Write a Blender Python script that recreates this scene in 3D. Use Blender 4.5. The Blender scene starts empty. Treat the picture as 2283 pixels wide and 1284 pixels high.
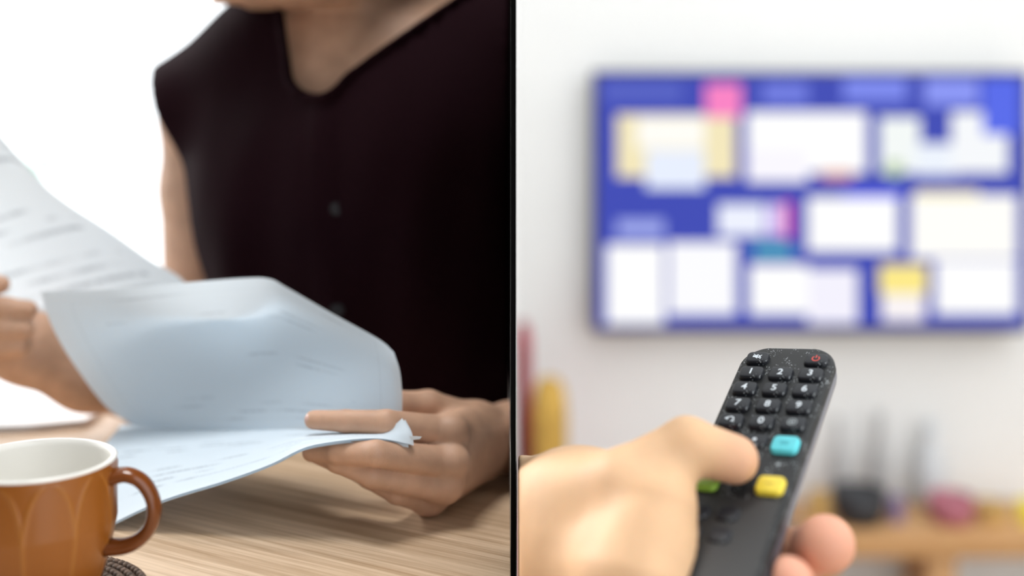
import bpy, bmesh, math, random
import numpy as np
from mathutils import Vector, Matrix

random.seed(4)
sc = bpy.context.scene
C = sc.collection

# ------------------------------------------------------------------ camera, world, exposure
F, CX, HY = 2760.0, 1141.5, 215.0          # focal length in pixels, principal column, horizon row (2283 x 1284 frame)
TABLE = 0.75
CAMZ = TABLE + 0.265
cam_data = bpy.data.cameras.new('camera')
cam = bpy.data.objects.new('camera', cam_data)
C.objects.link(cam)
cam.location = (0, 0, CAMZ)
cam.rotation_euler = (math.pi / 2, 0, 0)
cam_data.sensor_fit = 'HORIZONTAL'
cam_data.sensor_width = 36.0
cam_data.lens = F / 2283 * 36.0
cam_data.shift_y = -(642 - HY) / 2283
cam_data.clip_start = 0.01
cam_data.dof.use_dof = True
cam_data.dof.focus_distance = 0.713
APERTURE = 0.021                           # lens opening in metres
cam_data.dof.aperture_fstop = cam_data.lens / 1000 / APERTURE
sc.camera = cam

world = bpy.data.worlds.new('overcast_sky')
sc.world = world
world.use_nodes = True
wb = world.node_tree.nodes['Background']
wb.inputs[0].default_value = (0.93, 0.97, 1.0, 1)
wb.inputs[1].default_value = 2.4
sun_data = bpy.data.lights.new('sun', 'SUN')
sun_data.energy = 6.5
sun_data.angle = math.radians(22)
sun_data.color = (1.0, 0.97, 0.94)
sun = bpy.data.objects.new('sun', sun_data)
C.objects.link(sun)
sun.rotation_euler = Vector((0.72, -0.68, -0.56)).to_track_quat('-Z', 'Y').to_euler()   # through the side window of the left room
sc.view_settings.view_transform = 'Standard'
sc.view_settings.look = 'None'
sc.view_settings.exposure = 0.0
sc.view_settings.gamma = 1.0
sc.view_settings.use_curve_mapping = False


def J(u, v, d):
    """a point of the room: image direction (u, v) at distance d in front of the camera"""
    return Vector(((u - CX) * d / F, d, CAMZ + (HY - v) * d / F))


# ------------------------------------------------------------------ materials
def mat(name, col, rough=0.5, metal=0.0, var=0.0, vscale=20.0, bump=0.0, bscale=200.0, sss=0.0, coat=0.0, emit=0.0, spec=None, stretch=None, col2=None):
    m = bpy.data.materials.new(name)
    m.use_nodes = True
    nt = m.node_tree
    b = nt.nodes['Principled BSDF']
    c4 = (*col, 1)
    b.inputs['Base Color'].default_value = c4
    b.inputs['Roughness'].default_value = rough
    b.inputs['Metallic'].default_value = metal
    if spec is not None:
        b.inputs['Specular IOR Level'].default_value = spec
    if coat:
        b.inputs['Coat Weight'].default_value = coat
        b.inputs['Coat Roughness'].default_value = 0.08
    if sss:
        b.inputs['Subsurface Weight'].default_value = sss
        b.inputs['Subsurface Radius'].default_value = (0.008, 0.003, 0.0015)
        b.inputs['Subsurface Scale'].default_value = 1.0
    if emit:
        b.inputs['Emission Color'].default_value = c4
        b.inputs['Emission Strength'].default_value = emit
    tc = None
    if var or bump or col2:
        tc = nt.nodes.new('ShaderNodeTexCoord')
        mp = nt.nodes.new('ShaderNodeMapping')
        nt.links.new(tc.outputs['Object'], mp.inputs[0])
        if stretch:
            mp.inputs['Scale'].default_value = stretch
    if var or col2:
        n = nt.nodes.new('ShaderNodeTexNoise')
        n.inputs['Scale'].default_value = vscale
        n.inputs['Detail'].default_value = 5
        nt.links.new(mp.outputs[0], n.inputs['Vector'])
        r = nt.nodes.new('ShaderNodeValToRGB')
        r.color_ramp.elements[0].position = 0.35
        r.color_ramp.elements[1].position = 0.65
        a = col2 if col2 else tuple(max(0, c * (1 - var)) for c in col)
        bb = col if col2 else tuple(min(1, c * (1 + var)) for c in col)
        r.color_ramp.elements[0].color = (*a, 1)
        r.color_ramp.elements[1].color = (*bb, 1)
        nt.links.new(n.outputs['Fac'], r.inputs['Fac'])
        nt.links.new(r.outputs['Color'], b.inputs['Base Color'])
    if bump:
        n2 = nt.nodes.new('ShaderNodeTexNoise')
        n2.inputs['Scale'].default_value = bscale
        n2.inputs['Detail'].default_value = 3
        nt.links.new(mp.outputs[0], n2.inputs['Vector'])
        bp = nt.nodes.new('ShaderNodeBump')
        bp.inputs['Strength'].default_value = bump
        bp.inputs['Distance'].default_value = 0.001
        nt.links.new(n2.outputs['Fac'], bp.inputs['Height'])
        nt.links.new(bp.outputs['Normal'], b.inputs['Normal'])
    return m


def math_node(nt, op, a, b=None, c=None, clamp=False):
    n = nt.nodes.new('ShaderNodeMath')
    n.operation = op
    n.use_clamp = clamp
    for i, x in enumerate((a, b, c)):
        if x is None:
            continue
        if isinstance(x, (int, float)):
            n.inputs[i].default_value = x
        else:
            nt.links.new(x, n.inputs[i])
    return n.outputs[0]


def paper_mat(name, rows=34, ink=0.55, box=False, dens=0.5, margin=0.09, translucent=0.45, wide=9.0, skip=0.45, seed=0.0):
    """printed paper: rows of text along U, row index along V, with margins; lets some light through"""
    m = bpy.data.materials.new(name)
    m.use_nodes = True
    nt = m.node_tree
    nt.nodes.clear()
    out = nt.nodes.new('ShaderNodeOutputMaterial')
    uvn = nt.nodes.new('ShaderNodeUVMap')
    sx = nt.nodes.new('ShaderNodeSeparateXYZ')
    nt.links.new(uvn.outputs[0], sx.inputs[0])
    U, V = sx.outputs[0], sx.outputs[1]
    row = math_node(nt, 'MULTIPLY', V, rows)
    ri = math_node(nt, 'FLOOR', row)
    rf = math_node(nt, 'FRACT', row)
    # vertical profile of a text line
    prof = math_node(nt, 'SUBTRACT', 1.0, math_node(nt, 'MULTIPLY', math_node(nt, 'ABSOLUTE', math_node(nt, 'SUBTRACT', rf, 0.5)), 3.6), clamp=True)
    # words
    cv = nt.nodes.new('ShaderNodeCombineXYZ')
    nt.links.new(math_node(nt, 'MULTIPLY', U, wide), cv.inputs[0])
    nt.links.new(math_node(nt, 'MULTIPLY', ri, 7.31), cv.inputs[1])
    cv.inputs[2].default_value = seed
    nz = nt.nodes.new('ShaderNodeTexNoise')
    nz.inputs['Scale'].default_value = 1.0
    nz.inputs['Detail'].default_value = 1.0
    nt.links.new(cv.outputs[0], nz.inputs['Vector'])
    word = math_node(nt, 'MULTIPLY', math_node(nt, 'SUBTRACT', nz.outputs['Fac'], dens), 9.0, clamp=True)
    # letters
    cv2 = nt.nodes.new('ShaderNodeCombineXYZ')
    nt.links.new(math_node(nt, 'MULTIPLY', U, 160.0), cv2.inputs[0])
    nt.links.new(math_node(nt, 'MULTIPLY', row, 2.3), cv2.inputs[1])
    nz2 = nt.nodes.new('ShaderNodeTexNoise')
    nz2.inputs['Scale'].default_value = 1.0
    nt.links.new(cv2.outputs[0], nz2.inputs['Vector'])
    letter = math_node(nt, 'MULTIPLY', math_node(nt, 'SUBTRACT', nz2.outputs['Fac'], 0.30), 4.0, clamp=True)
    # some rows stay empty
    wn = nt.nodes.new('ShaderNodeTexWhiteNoise')
    wn.noise_dimensions = '1D'
    nt.links.new(math_node(nt, 'ADD', ri, 0.37 + seed), wn.inputs['W'])
    keep = math_node(nt, 'GREATER_THAN', wn.outputs['Value'], skip)
    mu = math_node(nt, 'MULTIPLY', math_node(nt, 'GREATER_THAN', U, margin), math_node(nt, 'LESS_THAN', U, 1 - margin))
    mv = math_node(nt, 'MULTIPLY', math_node(nt, 'GREATER_THAN', V, 0.06), math_node(nt, 'LESS_THAN', V, 0.94))
    k = math_node(nt, 'MULTIPLY', prof, word)
    k = math_node(nt, 'MULTIPLY', k, letter)
    k = math_node(nt, 'MULTIPLY', k, keep)
    k = math_node(nt, 'MULTIPLY', k, math_node(nt, 'MULTIPLY', mu, mv))
    if box:
        # a thin printed frame near the margin
        du = math_node(nt, 'MINIMUM', math_node(nt, 'SUBTRACT', U, 0.07), math_node(nt, 'SUBTRACT', 0.93, U))
        dv = math_node(nt, 'MINIMUM', math_node(nt, 'SUBTRACT', V, 0.075), math_node(nt, 'SUBTRACT', 0.93, V))
        dd = math_node(nt, 'ABSOLUTE', math_node(nt, 'MINIMUM', du, dv))
        ln = math_node(nt, 'SUBTRACT', 1.0, math_node(nt, 'MULTIPLY', dd, 420.0), clamp=True)
        k = math_node(nt, 'MAXIMUM', k, math_node(nt, 'MULTIPLY', ln, 0.45))
    k = math_node(nt, 'MULTIPLY', k, ink, clamp=True)
    mix = nt.nodes.new('ShaderNodeMix')
    mix.data_type = 'RGBA'
    mix.inputs['A'].default_value = (0.78, 0.875, 0.95, 1)
    mix.inputs['B'].default_value = (0.16, 0.20, 0.25, 1)
    nt.links.new(k, mix.inputs['Factor'])
    dif = nt.nodes.new('ShaderNodeBsdfDiffuse')
    tr = nt.nodes.new('ShaderNodeBsdfTranslucent')
    nt.links.new(mix.outputs['Result'], dif.inputs[0])
    nt.links.new(mix.outputs['Result'], tr.inputs[0])
    ms = nt.nodes.new('ShaderNodeMixShader')
    ms.inputs[0].default_value = translucent
    nt.links.new(dif.outputs[0], ms.inputs[1])
    nt.links.new(tr.outputs[0], ms.inputs[2])
    nt.links.new(ms.outputs[0], out.inputs[0])
    return m


def wood_mat(name, c1, c2, rot=0.0, rough=0.45):
    m = bpy.data.materials.new(name)
    m.use_nodes = True
    nt = m.node_tree
    b = nt.nodes['Principled BSDF']
    tc = nt.nodes.new('ShaderNodeTexCoord')
    mp = nt.nodes.new('ShaderNodeMapping')
    mp.inputs['Rotation'].default_value = (0, 0, rot)
    nt.links.new(tc.outputs['Object'], mp.inputs[0])
    def layer(scale, sx, sy, det):
        m2 = nt.nodes.new('ShaderNodeMapping')
        m2.inputs['Scale'].default_value = (sx, sy, 1)
        nt.links.new(mp.outputs[0], m2.inputs[0])
        n = nt.nodes.new('ShaderNodeTexNoise')
        n.inputs['Scale'].default_value = scale
        n.inputs['Detail'].default_value = det
        nt.links.new(m2.outputs[0], n.inputs['Vector'])
        return n.outputs['Fac']
    g1 = layer(1.0, 6, 260, 6)
    g2 = layer(1.0, 2.5, 45, 3)
    g3 = layer(1.0, 25, 900, 2)
    s = math_node(nt, 'ADD', math_node(nt, 'MULTIPLY', g1, 0.5), math_node(nt, 'MULTIPLY', g2, 0.3))
    s = math_node(nt, 'ADD', s, math_node(nt, 'MULTIPLY', g3, 0.2))
    r = nt.nodes.new('ShaderNodeValToRGB')
    r.color_ramp.elements[0].position = 0.38
    r.color_ramp.elements[1].position = 0.60
    r.color_ramp.elements[0].color = (*c1, 1)
    r.color_ramp.elements[1].color = (*c2, 1)
    nt.links.new(s, r.inputs['Fac'])
    nt.links.new(r.outputs['Color'], b.inputs['Base Color'])
    b.inputs['Roughness'].default_value = rough
    bp = nt.nodes.new('ShaderNodeBump')
    bp.inputs['Strength'].default_value = 0.15
    bp.inputs['Distance'].default_value = 0.0005
    nt.links.new(g1, bp.inputs['Height'])
    nt.links.new(bp.outputs['Normal'], b.inputs['Normal'])
    return m


def remote_plastic(name, col, rough, dust):
    """black rubbery plastic with light dust specks gathered on it"""
    m = bpy.data.materials.new(name)
    m.use_nodes = True
    nt = m.node_tree
    b = nt.nodes['Principled BSDF']
    b.inputs['Roughness'].default_value = rough
    b.inputs['Specular IOR Level'].default_value = 0.3
    tc = nt.nodes.new('ShaderNodeTexCoord')
    vo = nt.nodes.new('ShaderNodeTexVoronoi')
    vo.inputs['Scale'].default_value = 900
    nt.links.new(tc.outputs['Object'], vo.inputs['Vector'])
    nz = nt.nodes.new('ShaderNodeTexNoise')
    nz.inputs['Scale'].default_value = 130
    nz.inputs['Detail'].default_value = 3
    nt.links.new(tc.outputs['Object'], nz.inputs['Vector'])
    sp = math_node(nt, 'LESS_THAN', vo.outputs['Distance'], 0.26)
    pa = math_node(nt, 'MULTIPLY', math_node(nt, 'SUBTRACT', nz.outputs['Fac'], 0.66 - dust), 12.0, clamp=True)
    k = math_node(nt, 'MULTIPLY', math_node(nt, 'MULTIPLY', sp, pa), 0.75)
    mix = nt.nodes.new('ShaderNodeMix')
    mix.data_type = 'RGBA'
    mix.inputs['A'].default_value = (*col, 1)
    mix.inputs['B'].default_value = (0.55, 0.58, 0.60, 1)
    nt.links.new(k, mix.inputs['Factor'])
    nt.links.new(mix.outputs['Result'], b.inputs['Base Color'])
    n3 = nt.nodes.new('ShaderNodeTexNoise')
    n3.inputs['Scale'].default_value = 2500
    nt.links.new(tc.outputs['Object'], n3.inputs['Vector'])
    bp = nt.nodes.new('ShaderNodeBump')
    bp.inputs['Strength'].default_value = 0.25
    bp.inputs['Distance'].default_value = 0.0003
    nt.links.new(n3.outputs['Fac'], bp.inputs['Height'])
    nt.links.new(bp.outputs['Normal'], b.inputs['Normal'])
    return m


# ------------------------------------------------------------------ object helpers
def link(o, parent=None):
    C.objects.link(o)
    if parent is not None:
        o.parent = parent
    return o


def obj(name, verts, faces, m, parent=None, smooth=True, uv=None):
    """one mesh object; vertices are in the parent's local space"""
    me = bpy.data.meshes.new(name)
    me.from_pydata([tuple(map(float, v)) for v in verts], [], [tuple(int(i) for i in f) for f in faces])
    me.materials.append(m)
    if smooth:
        me.polygons.foreach_set('use_smooth', [True] * len(me.polygons))
    if uv is not None:
        l = me.uv_layers.new(name='UVMap')
        idx = np.empty(len(me.loops), dtype=np.int32)
        me.loops.foreach_get('vertex_index', idx)
        l.data.foreach_set('uv', np.asarray(uv, dtype=np.float32)[idx].ravel())
    me.update()
    return link(bpy.data.objects.new(name, me), parent)


def thing(name, label, cat, loc=(0, 0, 0), group=None, rot=None):
    o = bpy.data.objects.new(name, None)
    o.empty_display_size = 0.02
    C.objects.link(o)
    o.location = loc
    if rot is not None:
        o.rotation_mode = 'QUATERNION'
        o.rotation_quaternion = rot
    return tag(o, label, cat, group)


def tag(o, label, cat, group=None):
    o['label'] = label
    o['category'] = cat
    if group:
        o['group'] = group
    return o


def struct(o):
    o['kind'] = 'structure'
    return o


def rel(pts, root):
    l = np.array(root.location)
    return np.asarray(pts, dtype=float) - l


def box_data(c, s):
    x, y, z = c
    a, b, d = s[0] / 2, s[1] / 2, s[2] / 2
    v = [(x + i * a, y + j * b, z + k * d) for i in (-1, 1) for j in (-1, 1) for k in (-1, 1)]
    f = [(0, 1, 3, 2), (4, 6, 7, 5), (0, 4, 5, 1), (2, 3, 7, 6), (0, 2, 6, 4), (1, 5, 7, 3)]
    return v, f


def box(name, lo, hi, m, parent=None, bevel=0.0):
    c = [(a + b) / 2 for a, b in zip(lo, hi)]
    s = [abs(b - a) for a, b in zip(lo, hi)]
    v, f = box_data(c, s)
    o = obj(name, v, f, m, parent, smooth=False)
    if bevel:
        bm = bmesh.new()
        bm.from_mesh(o.data)
        bmesh.ops.bevel(bm, geom=bm.edges[:], offset=bevel, segments=3, affect='EDGES', profile=0.5)
        bm.to_mesh(o.data)
        bm.free()
        o.data.polygons.foreach_set('use_smooth', [True] * len(o.data.polygons))
    return o


def lathe(profile, n=64, rad=None):
    v, f = [], []
    m = len(profile)
    for i in range(n):
        a = 2 * math.pi * i / n
        for (r, z) in profile:
            v.append((r * math.cos(a), r * math.sin(a), z))
    for i in range(n):
        for j in range(m - 1):
            f.append((i * m + j, ((i + 1) % n) * m + j, ((i + 1) % n) * m + j + 1, i * m + j + 1))
    return v, f


def catmull(pts, n):
    p = np.asarray(pts, dtype=float)
    seg = np.r_[0, np.cumsum(np.linalg.norm(np.diff(p, axis=0), axis=1))]
    q = np.vstack([2 * p[0] - p[1], p, 2 * p[-1] - p[-2]])
    out = []
    for s in np.linspace(0, seg[-1], n):
        i = min(max(np.searchsorted(seg, s, side='right') - 1, 0), len(p) - 2)
        t = (s - seg[i]) / max(seg[i + 1] - seg[i], 1e-9)
        a, b, c, d = q[i], q[i + 1], q[i + 2], q[i + 3]
        out.append(0.5 * ((2 * b) + (c - a) * t + (2 * a - 5 * b + 4 * c - d) * t * t + (3 * b - a - 3 * c + d) * t ** 3))
    return np.array(out)


def tube(pts, rads, n=12, flat=1.0, up=(0, 1, 0), samples=40, caps=True):
    c = catmull(pts, samples)
    r = np.interp(np.linspace(0, 1, samples), np.linspace(0, 1, len(rads)), rads)
    v, f = [], []
    up = np.array(up, dtype=float)
    for i in range(samples):
        t = c[min(i + 1, samples - 1)] - c[max(i - 1, 0)]
        t /= np.linalg.norm(t)
        s = np.cross(t, up)
        s /= np.linalg.norm(s)
        w = np.cross(s, t)
        for k in range(n):
            a = 2 * math.pi * k / n
            v.append(c[i] + s * math.cos(a) * r[i] + w * math.sin(a) * r[i] * flat)
    for i in range(samples - 1):
        for k in range(n):
            f.append((i * n + k, i * n + (k + 1) % n, (i + 1) * n + (k + 1) % n, (i + 1) * n + k))
    if caps:
        f.append(tuple(range(n))[::-1])
        f.append(tuple((samples - 1) * n + k for k in range(n)))
    return v, f


def coons(bottom, top, left, right, nu=48, nv=36, bulge=0.0):
    """curved sheet through four boundary curves given as (u, v, distance) triples of the room"""
    J3 = lambda l: np.array([J(*p) for p in l])
    b, t = catmull(J3(bottom), nu), catmull(J3(top), nu)
    l, r = catmull(J3(left), nv), catmull(J3(right), nv)
    v, uv, f = [], [], []
    for j in range(nv):
        tt = j / (nv - 1)
        for i in range(nu):
            s = i / (nu - 1)
            p = (1 - tt) * b[i] + tt * t[i] + (1 - s) * l[j] + s * r[j] - ((1 - s) * (1 - tt) * b[0] + s * (1 - tt) * b[-1] + (1 - s) * tt * t[0] + s * tt * t[-1])
            p = p + np.array([0, bulge * math.sin(math.pi * s) * math.sin(math.pi * tt), 0])
            v.append(p)
            uv.append((s, 1 - tt))
    for j in range(nv - 1):
        for i in range(nu - 1):
            a = j * nu + i
            f.append((a, a + 1, a + nu + 1, a + nu))
    return np.array(v), f, uv


# ------------------------------------------------------------------ signed-distance modelling of soft bodies
def grid(lo, hi, h):
    n = [int(math.ceil((b - a) / h)) + 1 for a, b in zip(lo, hi)]
    ax = [np.float32(a) + np.arange(k, dtype=np.float32) * np.float32(h) for a, k in zip(lo, n)]
    return (ax[0][:, None, None], ax[1][None, :, None], ax[2][None, None, :])


def cap(P, a, b, ra, rb=None):
    rb = ra if rb is None else rb
    a = [float(x) for x in a]
    b = [float(x) for x in b]
    d = [q - p for p, q in zip(a, b)]
    l2 = sum(x * x for x in d) + 1e-12
    q = [P[i] - np.float32(a[i]) for i in range(3)]
    t = np.clip((q[0] * d[0] + q[1] * d[1] + q[2] * d[2]) / np.float32(l2), 0, 1)
    s = sum((q[i] - t * np.float32(d[i])) ** 2 for i in range(3))
    return np.sqrt(s) - (np.float32(ra) + t * np.float32(rb - ra))


def ell(P, c, r, M=None):
    q = [P[i] - np.float32(c[i]) for i in range(3)]
    if M is not None:
        M = np.asarray(M, dtype=np.float32)
        q = [q[0] * M[0, i] + q[1] * M[1, i] + q[2] * M[2, i] for i in range(3)]
    k0 = np.sqrt(sum((q[i] / np.float32(r[i])) ** 2 for i in range(3)))
    k1 = np.sqrt(sum((q[i] / np.float32(r[i] * r[i])) ** 2 for i in range(3))) + 1e-9
    return k0 * (k0 - 1) / k1


def smin(a, b, k):
    h = np.maximum(k - np.abs(a - b), 0) / np.float32(k)
    return np.minimum(a, b) - h * h * np.float32(k * 0.25)


def smax(a, b, k):
    return -smin(-a, -b, k)


def chain(P, js, k=0.003):
    """finger or limb: list of (point, radius)"""
    d = None
    for (p, r), (q, s) in zip(js[:-1], js[1:]):
        c = cap(P, p, q, r, s)
        d = c if d is None else smin(d, c, k)
    return d


def surface(val, lo, h):
    """surface nets"""
    nx, ny, nz = val.shape
    ins = val < 0
    cnt = np.zeros((nx - 1, ny - 1, nz - 1), np.float32)
    acc = [np.zeros_like(cnt) for _ in range(3)]
    def sl(o):
        return tuple(slice(a, a + n - 1) for a, n in zip(o, (nx, ny, nz)))
    corners = [(i, j, k) for i in (0, 1) for j in (0, 1) for k in (0, 1)]
    for ax in range(3):
        for o in corners:
            if o[ax]:
                continue
            e = list(o)
            e[ax] = 1
            a, b = val[sl(o)], val[sl(tuple(e))]
            x = (ins[sl(o)] != ins[sl(tuple(e))])
            den = np.where(x, a - b, 1)
            t = np.where(x, a / den, 0)
            w = x.astype(np.float32)
            cnt += w
            for k in range(3):
                acc[k] += (t if k == ax else np.float32(o[k])) * w
    act = cnt > 0
    idx = -np.ones(act.shape, np.int64)
    idx[act] = np.arange(act.sum())
    ii = np.argwhere(act)
    off = np.stack([a[act] / cnt[act] for a in acc], 1)
    verts = (ii + off) * h + np.array(lo)
    faces = []
    for ax in range(3):
        o1, o2 = [(1, 2), (2, 0), (0, 1)][ax]
        s0 = [slice(1, -1)] * 3
        s1 = [slice(1, -1)] * 3
        s0[ax] = slice(0, -1)
        s1[ax] = slice(1, None)
        A, B = ins[tuple(s0)], ins[tuple(s1)]
        e = np.argwhere(A != B)
        if not len(e):
            continue
        up = A[tuple(e.T)]
        g = e.copy()
        for k in range(3):
            if k != ax:
                g[:, k] += 1
        def cell(d1, d2):
            c = g.copy()
            c[:, o1] += d1
            c[:, o2] += d2
            return idx[tuple(c.T)]
        q = np.stack([cell(-1, -1), cell(0, -1), cell(0, 0), cell(-1, 0)], 1)
        q[~up] = q[~up][:, ::-1]
        faces.append(q)
    f = np.concatenate(faces)
    f = f[(f >= 0).all(1)]
    return verts, f


def relax(v, f, it=2, fac=0.5):
    e = np.concatenate([f[:, [0, 1]], f[:, [1, 2]], f[:, [2, 3]], f[:, [3, 0]]])
    for _ in range(it):
        s = np.zeros_like(v)
        c = np.zeros(len(v))
        for k in range(3):
            s[:, k] = np.bincount(e[:, 0], v[e[:, 1], k], len(v)) + np.bincount(e[:, 1], v[e[:, 0], k], len(v))
        c = np.bincount(e[:, 0], minlength=len(v)) + np.bincount(e[:, 1], minlength=len(v))
        v = v + fac * (s / np.maximum(c, 1)[:, None] - v)
    return v


# ------------------------------------------------------------------ the setting
M_black = mat('black_panel', (0.004, 0.004, 0.004), 0.9, spec=0.0)
M_wall = mat('painted_wall', (0.80, 0.80, 0.79), 0.9, var=0.02, vscale=3)
M_white = mat('white_frame', (0.85, 0.86, 0.87), 0.5, var=0.02)
M_dim = mat('taupe_wall', (0.15, 0.148, 0.15), 0.9, var=0.03, vscale=3)
M_floor = wood_mat('floor_wood', (0.35, 0.27, 0.2), (0.5, 0.4, 0.3), 0.2)

PANEL0, PANEL1, PANELY = -0.00059, 0.00202, 0.655
BACKR, BACKL = 2.30, 3.4
floor = struct(box('floor', (-2.2, -2.0, -0.05), (2.6, BACKL + 0.1, 0.0), M_floor))
wall_divider = struct(box('wall_divider', (PANEL0, PANELY, 0.0), (PANEL1, BACKL, 2.6), M_black))
wp = box('painted_face', (PANEL1 + 0.0001, PANELY + 0.06, 0.0), (PANEL1 + 0.0007, BACKR, 2.6), M_wall, wall_divider)
wall_light_block = struct(box('wall_light_block', (PANEL0, -1.6, 0.0), (PANEL1, -0.03, 2.6), M_dim))  # added behind the camera to stop light spilling into the left room
box('wall_piece', (PANEL0, -0.03, 1.32), (PANEL1, PANELY, 2.6), M_dim, wall_light_block)          # unseen header added to keep overhead light of the right room out
box('bounce_strip', (PANEL0 - 0.0001, PANELY + 0.07, 0.0), (PANEL0, BACKL, TABLE + 0.052), M_wall, wall_divider)  # added pale strip on the panel, bounces light onto wrist and table
wall_back = struct(box('wall_back', (PANEL1 + 0.0008, BACKR, 0.0), (2.6, BACKR + 0.1, 2.6), M_wall))
wall_right = struct(box('wall_right', (2.5, -2.0, 0.0), (2.6, BACKR, 2.6), M_wall))
ceiling = struct(box('ceiling', (-2.2, -1.6, 2.6), (0.0, BACKL + 0.1, 2.7), M_wall))
wall_front = struct(box('wall_front', (-2.2, -1.7, 0.0), (0.0, -1.6, 2.6), M_dim))
wall_left = struct(box('wall_left', (-2.2, -1.6, 0.0), (-2.1, BACKL, 0.45), M_wall))
box('wall_piece', (-2.2, -1.6, 0.45), (-2.1, 0.3, 2.6), M_wall, wall_left)
# glazed back of the left room: low sill, frame bars kept at the sides, one wide pane
glass = bpy.data.materials.new('window_glass')
glass.use_nodes = True
gn = glass.node_tree
gn.nodes.clear()
go = gn.nodes.new('ShaderNodeOutputMaterial')
gt = gn.nodes.new('ShaderNodeBsdfTransparent')
gg = gn.nodes.new('ShaderNodeBsdfGlossy')
gg.inputs['Roughness'].default_value = 0.02
gm = gn.nodes.new('ShaderNodeMixShader')
gm.inputs[0].default_value = 0.04
gn.links.new(gt.outputs[0], gm.inputs[1])
gn.links.new(gg.outputs[0], gm.inputs[2])
gn.links.new(gm.outputs[0], go.inputs[0])
window_1 = bpy.data.objects.new('window_1', None)
C.objects.link(window_1)
struct(window_1)
box('window_pane', (-1.98, BACKL + 0.03, 0.28), (-0.12, BACKL + 0.036, 2.48), glass, window_1)
box('window_frame', (-2.1, BACKL, 0.2), (-1.98, BACKL + 0.07, 2.6), M_white, window_1, 0.004)
box('window_frame', (-0.12, BACKL, 0.2), (0.0, BACKL + 0.07, 2.6), M_white, window_1, 0.004)
box('window_frame', (-1.98, BACKL, 2.48), (-0.12, BACKL + 0.07, 2.6), M_white, window_1, 0.004)
box('window_sill', (-2.1, BACKL - 0.05, 0.2), (0.0, BACKL + 0.07, 0.28), M_white, window_1, 0.004)
window_2 = bpy.data.objects.new('window_2', None)
C.objects.link(window_2)
struct(window_2)
box('window_pane', (-2.16, 0.40, 0.53), (-2.154, BACKL - 0.1, 2.52), glass, window_2)
box('window_frame', (-2.19, 0.30, 0.45), (-2.1, 0.40, 2.6), M_white, window_2, 0.004)
box('window_frame', (-2.19, BACKL - 0.1, 0.45), (-2.1, BACKL, 2.6), M_white, window_2, 0.004)
box('window_frame', (-2.19, 0.40, 2.52), (-2.1, BACKL - 0.1, 2.6), M_white, window_2, 0.004)
box('window_sill', (-2.19, 0.40, 0.45), (-2.06, BACKL - 0.1, 0.53), M_white, window_2, 0.004)
struct(box('wall_window', (-2.1, BACKL, 0.0), (0.0, BACKL + 0.1, 0.2), M_wall))

# ------------------------------------------------------------------ table
M_table = wood_mat('table_wood', (0.38, 0.255, 0.15), (0.66, 0.50, 0.35), math.radians(30), 0.4)
def table_edge(x):
    return 0.93 - 0.6 * x
t_poly = [(PANEL0 - 0.0004, 0.50), (PANEL0 - 0.0004, table_edge(0)), (-0.9, table_edge(-0.9)), (-1.15, 1.05), (-0.75, 0.38)]
table = thing('table', 'light wooden table under the orange mug and the papers', 'table', (-0.45, 0.8, 0))
n = len(t_poly)
tv = [(x, y, TABLE) for x, y in t_poly] + [(x, y, TABLE - 0.03) for x, y in t_poly]
tf = [tuple(range(n))[::-1], tuple(range(n, 2 * n))] + [(i, (i + 1) % n, n + (i + 1) % n, n + i) for i in range(n)]
obj('tabletop', rel(tv, table), tf, M_table, table, smooth=False)
for lx, ly in ((-0.05, 0.58), (-0.05, 0.86), (-0.86, 1.36), (-0.72, 0.48)):
    v, f = box_data((lx, ly, (TABLE - 0.03) / 2), (0.05, 0.05, TABLE - 0.03))
    obj('leg', rel(v, table), f, M_table, table, smooth=False)

# ------------------------------------------------------------------ mug
M_glaze = bpy.data.materials.new('orange_glaze')
M_glaze.use_nodes = True
nt = M_glaze.node_tree
b = nt.nodes['Principled BSDF']
at = nt.nodes.new('ShaderNodeAttribute')
at.attribute_name = 'relief'
rp = nt.nodes.new('ShaderNodeValToRGB')
rp.color_ramp.elements[0].color = (0.30, 0.098, 0.013, 1)
rp.color_ramp.elements[1].color = (0.37, 0.14, 0.024, 1)
nt.links.new(at.outputs['Fac'], rp.inputs['Fac'])
nt.links.new(rp.outputs['Color'], b.inputs['Base Color'])
b.inputs['Roughness'].default_value = 0.32
M_cream = mat('cream_glaze', (0.80, 0.79, 0.75), 0.22, var=0.01)
M_handle = mat('brown_glaze', (0.17, 0.048, 0.010), 0.18, var=0.12, vscale=40)
mug_c = J(80, 1022, 0.650)
MUGZ = TABLE + 0.005
MH = mug_c.z - MUGZ
mug = thing('mug', 'orange ceramic mug with raised petal lines and white inside', 'mug', (mug_c.x, mug_c.y, MUGZ))
R0 = 0.0410
def mug_r(h):
    return R0 * (0.70 + 0.30 * min(1, h / 0.55) ** 0.55 if h < 0.55 else 1.0 - 0.012 * (h - 0.55)) 
na, nh = 360, 70
v, f, reliefs = [], [], []
for i in range(na):
    a = 2 * math.pi * i / na
    # angle from the camera-facing side, positive to the image right
    th = math.degrees(math.atan2(math.cos(a), -math.sin(a)))
    for j in range(nh):
        h = j / (nh - 1)
        q = (th - 12 + 18) % 36 - 18
        if h > 0.45:
            k = min(1, (h - 0.45) / 0.52)
            w = 18 * (1 - math.sqrt(max(0, 1 - k ** 2.2)))
        else:
            w = 0
        dist = abs(abs(q) - w) * math.pi / 180 * R0
        rl = math.exp(-(dist / 0.0010) ** 2)
        if h > 0.97:
            rl = 0
        r = mug_r(h) + 0.0005 * rl
        v.append((r * math.cos(a), r * math.sin(a), h * MH * 0.985))
        reliefs.append(rl)
for i in range(na):
    for j in range(nh - 1):
        f.append((i * nh + j, ((i + 1) % na) * nh + j, ((i + 1) % na) * nh + j + 1, i * nh + j + 1))
f.append(tuple(i * nh for i in range(na))[::-1])
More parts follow.
